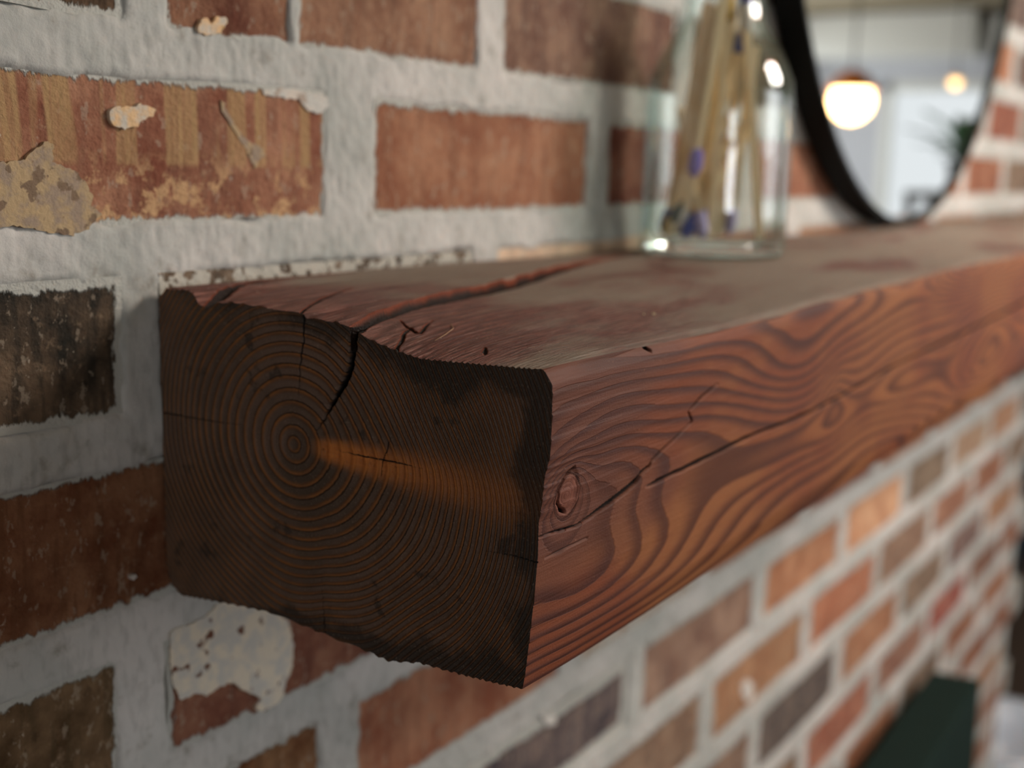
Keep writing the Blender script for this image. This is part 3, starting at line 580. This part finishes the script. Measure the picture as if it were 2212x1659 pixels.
M_TOP = mt.m
V, Q, MI, A = build_beam()
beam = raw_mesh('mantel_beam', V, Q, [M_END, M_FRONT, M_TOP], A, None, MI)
tag(beam, 'chunky red-brown stained timber mantel beam with cracked end grain, fixed to the brick wall', 'mantel shelf')

# ================================================================ BOTTLE OF MATCHES
BX, BY, BZ = .7060, -.0545, H - .0525
def thin_glass():
    mt = bpy.data.materials.new('thin_bottle_glass'); mt.use_nodes = True; t = mt.node_tree; t.nodes.clear(); n = t.nodes.new; L = t.links.new
    out = n('ShaderNodeOutputMaterial'); mx = n('ShaderNodeMixShader'); tr = n('ShaderNodeBsdfTransparent'); gl = n('ShaderNodeBsdfGlossy'); fr = n('ShaderNodeMath'); p5 = n('ShaderNodeMath'); lw = n('ShaderNodeLayerWeight')
    cm = n('ShaderNodeMix'); cm.data_type = 'RGBA'; nz = n('ShaderNodeTexNoise'); bp_ = n('ShaderNodeBump'); tc = n('ShaderNodeTexCoord'); pw = n('ShaderNodeMath'); pw.operation = 'POWER'; pw.inputs[1].default_value = 2.5
    p5.operation = 'POWER'; p5.inputs[1].default_value = 4.5; fr.operation = 'MULTIPLY_ADD'; fr.inputs[1].default_value = .75; fr.inputs[2].default_value = .075; lw.inputs['Blend'].default_value = .5; L(lw.outputs['Facing'], p5.inputs[0]); L(p5.outputs[0], fr.inputs[0]); gl.inputs['Roughness'].default_value = .03; gl.inputs['Color'].default_value = (1, 1, 1, 1)
    nz.inputs['Scale'].default_value = 30; bp_.inputs['Distance'].default_value = .001; bp_.inputs['Strength'].default_value = .25
    L(tc.outputs['Object'], nz.inputs['Vector']); L(nz.outputs['Fac'], bp_.inputs['Height']); L(bp_.outputs[0], gl.inputs['Normal'])
    L(lw.outputs['Facing'], pw.inputs[0]); L(pw.outputs[0], cm.inputs[0]); cm.inputs[6].default_value = (.955, .975, .965, 1); cm.inputs[7].default_value = (.46, .60, .56, 1)
    L(cm.outputs[2], tr.inputs[0]); L(fr.outputs[0], mx.inputs[0]); L(tr.outputs[0], mx.inputs[1]); L(gl.outputs[0], mx.inputs[2]); L(mx.outputs[0], out.inputs[0]); return mt
M_THIN = thin_glass()
mt = NT('green_tinted_glass', .02, .5); b = mt.b; b.inputs['Transmission Weight'].default_value = 1.0; b.inputs['IOR'].default_value = 1.48
nz = mt.noise(mt.coord(), 25, 2); mt.color(mt.mix(nz, (.60, .78, .74, 1), (.66, .82, .78, 1))); mt.bump(mt.noise(mt.coord(), 40, 2), .0006, .25)
M_GLASS = mt.m
R = .0450
prof = [(0.0, .004), (R - .012, .0035), (R - .006, .0), (R - .002, .0012), (R, .005), (R, .030), (R, .095), (R - .0012, .106), (R - .006, .118), (R - .013, .131), (R - .0185, .141), (R - .0205, .150), (R - .0205, .186), (R - .018, .188), (R - .018, .196), (R - .0205, .198)]
inn = [(R - .0240, .197), (R - .0240, .150), (R - .0215, .141), (R - .0165, .131), (R - .0095, .118), (R - .0046, .106), (R - .0034, .095), (R - .0034, .012), (R - .006, .0085), (R - .012, .0075), (0.0, .0085)]
bot = MB().lathe(prof + inn, 72, (0, 0, 0)).build('glass_bottle', [M_THIN, M_GLASS], None, smooth=True)
for pl in bot.data.polygons: pl.material_index = 1 if pl.center.z < .0088 else 0
bot.location = (BX, BY, BZ); tag(bot, 'clear glass bottle with sloping shoulders holding long matches, standing on the mantel beam', 'bottle')
mt = NT('pale_match_wood', .75, .3); c = mt.coord(); mt.color(mt.mix(mt.noise(mt.map(c, (1, 1, .1)), 400, 3), srgb(246, 214, 164), srgb(254, 236, 204))); M_STICK = mt.m
HEADC = {'blue': (74, 98, 176), 'navy': (28, 36, 72), 'purple': (142, 128, 206), 'lilac': (186, 176, 216), 'white': (226, 222, 216), 'yellow': (206, 160, 60), 'dark green': (34, 60, 52)}
M_HEAD = {k: flat('match_head_' + k.replace(' ', '_'), srgb(*v), .8, .2) for k, v in HEADC.items()}
def match(bot_p, top_p, col, up, where):
    """a long match from bot_p to top_p (in bottle coordinates); head at the top if up"""
    a = Vector(bot_p) + Vector((BX, BY, BZ)); b = Vector(top_p) + Vector((BX, BY, BZ)); d = (b - a); L = d.length; d.normalize()
    root = empty('match', a); r = .0023
    x = d.orthogonal().normalized(); y = d.cross(x)
    s0, s1 = (0, L - .006) if up else (.006, L)
    stick = MB(); vs = []
    for t in (s0, s1):
        for sx, sy in ((-1, -1), (1, -1), (1, 1), (-1, 1)): vs.append(tuple(d * t + x * r * .9 * sx + y * r * .9 * sy))
    stick.add(vs, [(0, 1, 2, 3), (4, 5, 6, 7), (0, 1, 5, 4), (1, 2, 6, 5), (2, 3, 7, 6), (3, 0, 4, 7)]); stick.build('stick', M_STICK, root)
    h0 = L - .017 if up else .017; h1 = L if up else 0
    pr = [(.0, r * 1.2), (.2, r * 1.75), (.6, r * 1.95), (.85, r * 1.4), (1, r * .4)]
    hd = MB().tube([d * (h0 + (h1 - h0) * q) for q, _ in pr], [w_ for _, w_ in pr], 10); hd.build('match_head', M_HEAD[col], root, smooth=True)
    tag(root, f'long pale wooden match with {col} head, {where}', 'match', 'long matches in the glass bottle')
# bottle-local points; the view comes from (-.9, -.4): screen right is (.40, -.92)
rt = Vector((.396, -.918, 0)); fw = Vector((.918, .396, 0))
def bp(sx, dpt, z): return tuple(rt * sx + fw * dpt + Vector((0, 0, z)))
MATCH = [(-.024, -.010, .012, -.006, -.004, .150, 'navy', 0, 'steeply leaning at the bottle left side'), (-.029, .004, .011, -.010, -.002, .152, 'blue', 0, 'leaning along the left glass wall'),
 (-.019, -.016, .012, .001, -.008, .156, 'white', 0, 'its white tip resting low at front left'), (-.014, .012, .012, .003, .004, .150, 'yellow', 0, 'yellow tip down near the middle'),
 (-.009, -.006, .012, .004, .006, .148, 'lilac', 0, 'lilac tip down at the middle of the base'), (-.001, -.016, .012, .002, -.004, .158, 'yellow', 1, 'standing nearly upright just left of the highlight'),
 (-.007, .018, .012, .006, .010, .154, 'dark green', 0, 'behind the others, dark tip down'), (.029, -.008, .012, .012, -.003, .152, 'white', 1, 'leaning alone at the bottle right side'),
 (-.013, -.020, .048, -.002, -.010, .152, 'purple', 0, 'raised on the others with purple tip halfway down'), (-.020, .014, .012, .014, .008, .140, 'blue', 1, 'crossing behind towards the right shoulder'),
 (.004, .024, .012, .013, .004, .163, 'blue', 1, 'blue tip up in the neck'), (-.026, -.016, .012, .006, .002, .161, 'white', 1, 'white tip up in the neck'),
 (.010, .026, .012, .020, .010, .128, 'lilac', 0, 'short, leaning on the right shoulder behind'), (-.031, .012, .011, .000, .012, .150, 'navy', 0, 'low behind at the left, navy tip down'),
 (-.004, .002, .012, -.002, .002, .148, 'navy', 0, 'in the middle of the bundle, navy tip down'),
 (-.030, -.006, .013, .018, .010, .085, 'yellow', 0, 'short, yellow tip at the left foot'), (-.017, -.024, .012, .020, .014, .078, 'blue', 0, 'short, blue tip nearest the front'),
 (-.005, -.024, .012, -.024, .016, .090, 'lilac', 0, 'short, lilac tip at front, leaning left'), (-.024, -.018, .020, .010, .022, .095, 'dark green', 0, 'short, lying over the others at left')]
for a0, a1, a2, b0, b1, b2, col, up, where in MATCH: match(bp(a0, a1, a2), bp(b0, b1, b2), col, up, where)

# ================================================================ ROUND MIRROR leaning flat against the bricks
mc = (1.240, .353); MR = .402
mr = empty('round_mirror', (mc[0], -.004, mc[1] + H - MR)); tag(mr, 'large round mirror with deep black metal rim, standing on the beam against the bricks', 'mirror')
M_BLACK = flat('black_metal', srgb(10, 14, 13), .6, .15, var=.1)
z0 = MR
rim = MB().lathe([(MR, 0), (MR, -.024), (MR - .0045, -.024), (MR - .0045, 0)], 160, (0, 0, z0), axis='y', close=True).build('rim', M_BLACK, mr, smooth=False, bevel=0)
mt = NT('mirror_silver', .015, .5); mt.b.inputs['Metallic'].default_value = 1.0; mt.color(mt.mix(mt.noise(mt.coord(), 3, 2), (.90, .92, .91, 1), (.92, .94, .93, 1))); 
MB().lathe([(0.0001, -.0195), (MR - .0047, -.0195), (MR - .0047, -.003), (0.0001, -.003)], 120, (0, 0, z0), axis='y').build('glass', mt.m, mr)

# ================================================================ PENDANT LAMPS (two seen in the mirror, one added out of view)
M_AMBER = flat('amber_shade', srgb(214, 120, 40), .35, .5, var=.15)
M_CORD = flat('dark_cord', srgb(50, 46, 40), .7, .2)
def pendant(loc, r, L, label, glow=(1.0, .62, .26, 1)):
    x, y, z = loc; root = empty('pendant_lamp', (x, y, ZC)); h = z - ZC
    MB().tube([(0, 0, 0), (0, 0, h + r * 1.5)], .004, 8).build('cord', M_CORD, root)
    MB().lathe([(.05, 0), (.05, -.02), (.0, -.025)], 24).build('ceiling_rose', M_CORD, root, smooth=True)
    MB().lathe([(r * .2, h + r * 1.42), (r * .55, h + r * 1.28), (r * .95, h + r * .92), (r * 1.14, h + r * .48), (r * 1.09, h + r * .48), (r * .90, h + r * .87), (r * .5, h + r * 1.2), (r * .2, h + r * 1.34)], 32, close=True).build('lamp_shade', M_AMBER, root, smooth=True)
    MB().lathe([(r * .03, h + r), (r * .5, h + r * .86), (r * .86, h + r * .5), (r, h), (r * .86, h - r * .5), (r * .5, h - r * .86), (r * .03, h - r)], 24).build('bulb', emit('lamp_glow', glow, L), root, smooth=True)
    tag(root, label, 'lamp', 'pendant lamps reflected in the mirror')
pendant((4.0, -.995, H + .235), .070, 12, 'glowing pendant lamp with amber shade reflected beside the mirror rim')
pendant((1.38, -.92, H + .54), .17, 40, 'added unseen pendant lamp lighting the beam from in front', (1.0, .93, .84, 1))  # unseen lamp added for the light on wall and beam top
pendant((6.1, -1.19, H + .44), .026, 4, 'small distant amber pendant lamp reflected above the bright window')

# ================================================================ POTTED PLANT on a small table (seen in the mirror)
def table_and_plant(x, y):
    M_T = flat('dark_stained_table', srgb(50, 38, 32), .5, .4, var=.2)
    t = empty('plant_stand', (x, y, 0)); tag(t, 'tall dark stand under the potted plant, reflected in the mirror', 'table')
    MB().box((-.18, -.18, 1.33), (.18, .18, 1.36)).build('tabletop', M_T, t, bevel=.004)
    for sx in (-1, 1):
        for sy in (-1, 1): MB().box((sx * .16 - .015, sy * .16 - .015, 0), (sx * .16 + .015, sy * .16 + .015, 1.33)).build('leg', M_T, t)
    MB().box((-.16, -.16, .3), (.16, .16, .32)).build('shelf', M_T, t)
    p = empty('potted_plant', (x, y, 1.36)); tag(p, 'leafy green potted plant silhouetted against the reflected window', 'plant')
    MB().lathe([(.0, 0), (.05, 0), (.07, .11), (.075, .11), (.075, .125), (.06, .125), (.055, .02), (.0, .02)], 28).build('pot', flat('dark_glazed_pot', srgb(40, 52, 50), .4, .5), p, smooth=True)
    MB().lathe([(.0, .105), (.06, .10)], 20).build('soil', flat('soil', srgb(50, 38, 28), .95, .1), p)
    M_L = flat('green_leaf', srgb(96, 146, 104), .5, .4, var=.25, sc=40); r = random.Random(5)
    for i in range(26):
        a = r.uniform(0, 6.28); L = r.uniform(.14, .34); lean = r.uniform(.15, .8); d = Vector((math.cos(a) * lean, math.sin(a) * lean, 1)).normalized(); sd = Vector((-math.sin(a), math.cos(a), 0))
        b = MB(); n = 6; vs = []
        for k in range(n + 1):
            q = k / n; c0 = Vector((0, 0, .10)) + d * L * q + Vector((math.cos(a), math.sin(a), 0)) * (.12 * q * q) - Vector((0, 0, .10 * q * q)); wd = .034 * math.sin(math.pi * min(1, q * .9 + .1)) + .004
            vs += [tuple(c0 - sd * wd), tuple(c0 + Vector((0, 0, -.006))), tuple(c0 + sd * wd)]
        for k in range(n): vs_ = k * 3; b.f += [(vs_, vs_ + 1, vs_ + 4, vs_ + 3), (vs_ + 1, vs_ + 2, vs_ + 5, vs_ + 4)]
        b.v = vs; b.build('leaf', M_L, p, smooth=True)
table_and_plant(5.0, -.85)

# ================================================================ DARK GREEN CHAIR against the wall
def chair():
    M_G = NT('dark_green_velvet', .85, .2); c = M_G.coord(); M_G.color(M_G.mix(M_G.noise(c, 12, 4), srgb(12, 30, 25), srgb(20, 40, 34))); M_G.bump(M_G.noise(c, 900, 2), .0005, .5)
    M_W = flat('dark_chair_wood', srgb(44, 32, 24), .5, .4)
    t = empty('green_chair', (1.34, 0, 0)); tag(t, 'dark green upholstered chair with its straight back against the brick wall below the beam', 'chair')
    zt = H - .640
    MB().add([(-.24, -.030, .50), (.235, -.018, .50), (.24, -.085, .50), (-.24, -.100, .50), (-.235, -.026, zt), (.228, -.016, zt), (.240, -.078, zt), (-.235, -.090, zt)],
             [(0, 1, 2, 3), (4, 5, 6, 7), (0, 1, 5, 4), (1, 2, 6, 5), (2, 3, 7, 6), (3, 0, 4, 7)]).build('backrest', M_G.m, t, bevel=.008)
    MB().box((-.25, -.56, .40), (.25, -.04, .49)).build('seat', M_G.m, t, bevel=.02)
    for sx in (-1, 1):
        for y in (-.53, -.07): MB().box((sx * .22 - .02, y - .02, 0), (sx * .22 + .02, y + .02, .41)).build('leg', M_W, t)
chair()
# white round basin-like pot in the recess past the end of the brick wall
pt = MB().lathe([(.0, 0), (.09, 0), (.14, .05), (.165, .13), (.17, .20), (.155, .20), (.145, .13), (.12, .06), (.0, .03)], 40).build('white_pot', flat('white_glazed', srgb(226, 232, 242), .3, .5, var=.03), None, smooth=True)
pt.location = (2.72, .06, 0.02); tag(pt, 'white round pot with dark inside standing past the end of the brick wall', 'pot')

# ---------------------------------------------------------------- lint and crumbs on the beam
M_LINT = flat('pale_lint', srgb(176, 140, 112), .9, .1)
def on_top(x, y): return -.0575 + H + (.0015 if y > -.09 else -.0004) 
lint = MB().tube([(0.3655, -.0990, H - .0560), (0.3600, -.1060, H - .0563), (0.3505, -.1130, H - .0570), (0.3440, -.1190, H - .0575), (0.3340, -.1230, H - .0582), (0.3240, -.1260, H - .0590)], .00015, 6).build('lint_thread', M_LINT, None, smooth=True)
tag(lint, 'fine curled pale lint thread lying on the beam top near its cracked end', 'lint')
M_CRUMB = flat('cream_crumb', srgb(224, 206, 170), .9, .1)
for i, (x, y, r_) in enumerate([(.4330, -.1530, .0007), (.4300, -.1500, .0005), (.4350, -.1515, .0004)]):
    c_ = MB().lathe([(r_ * .02, -r_ * .6), (r_ * .8, -r_ * .4), (r_, 0), (r_ * .6, r_ * .6), (r_ * .02, r_ * .8)], 8).build('crumb', M_CRUMB, None)
    c_.location = (x, y, H - .0572); tag(c_, ['largest of the cream crumbs on the dusty beam top', 'middle-sized cream crumb beside the largest one on the beam', 'smallest cream crumb on the dusty beam top'][i], 'crumb', 'crumbs on the beam')
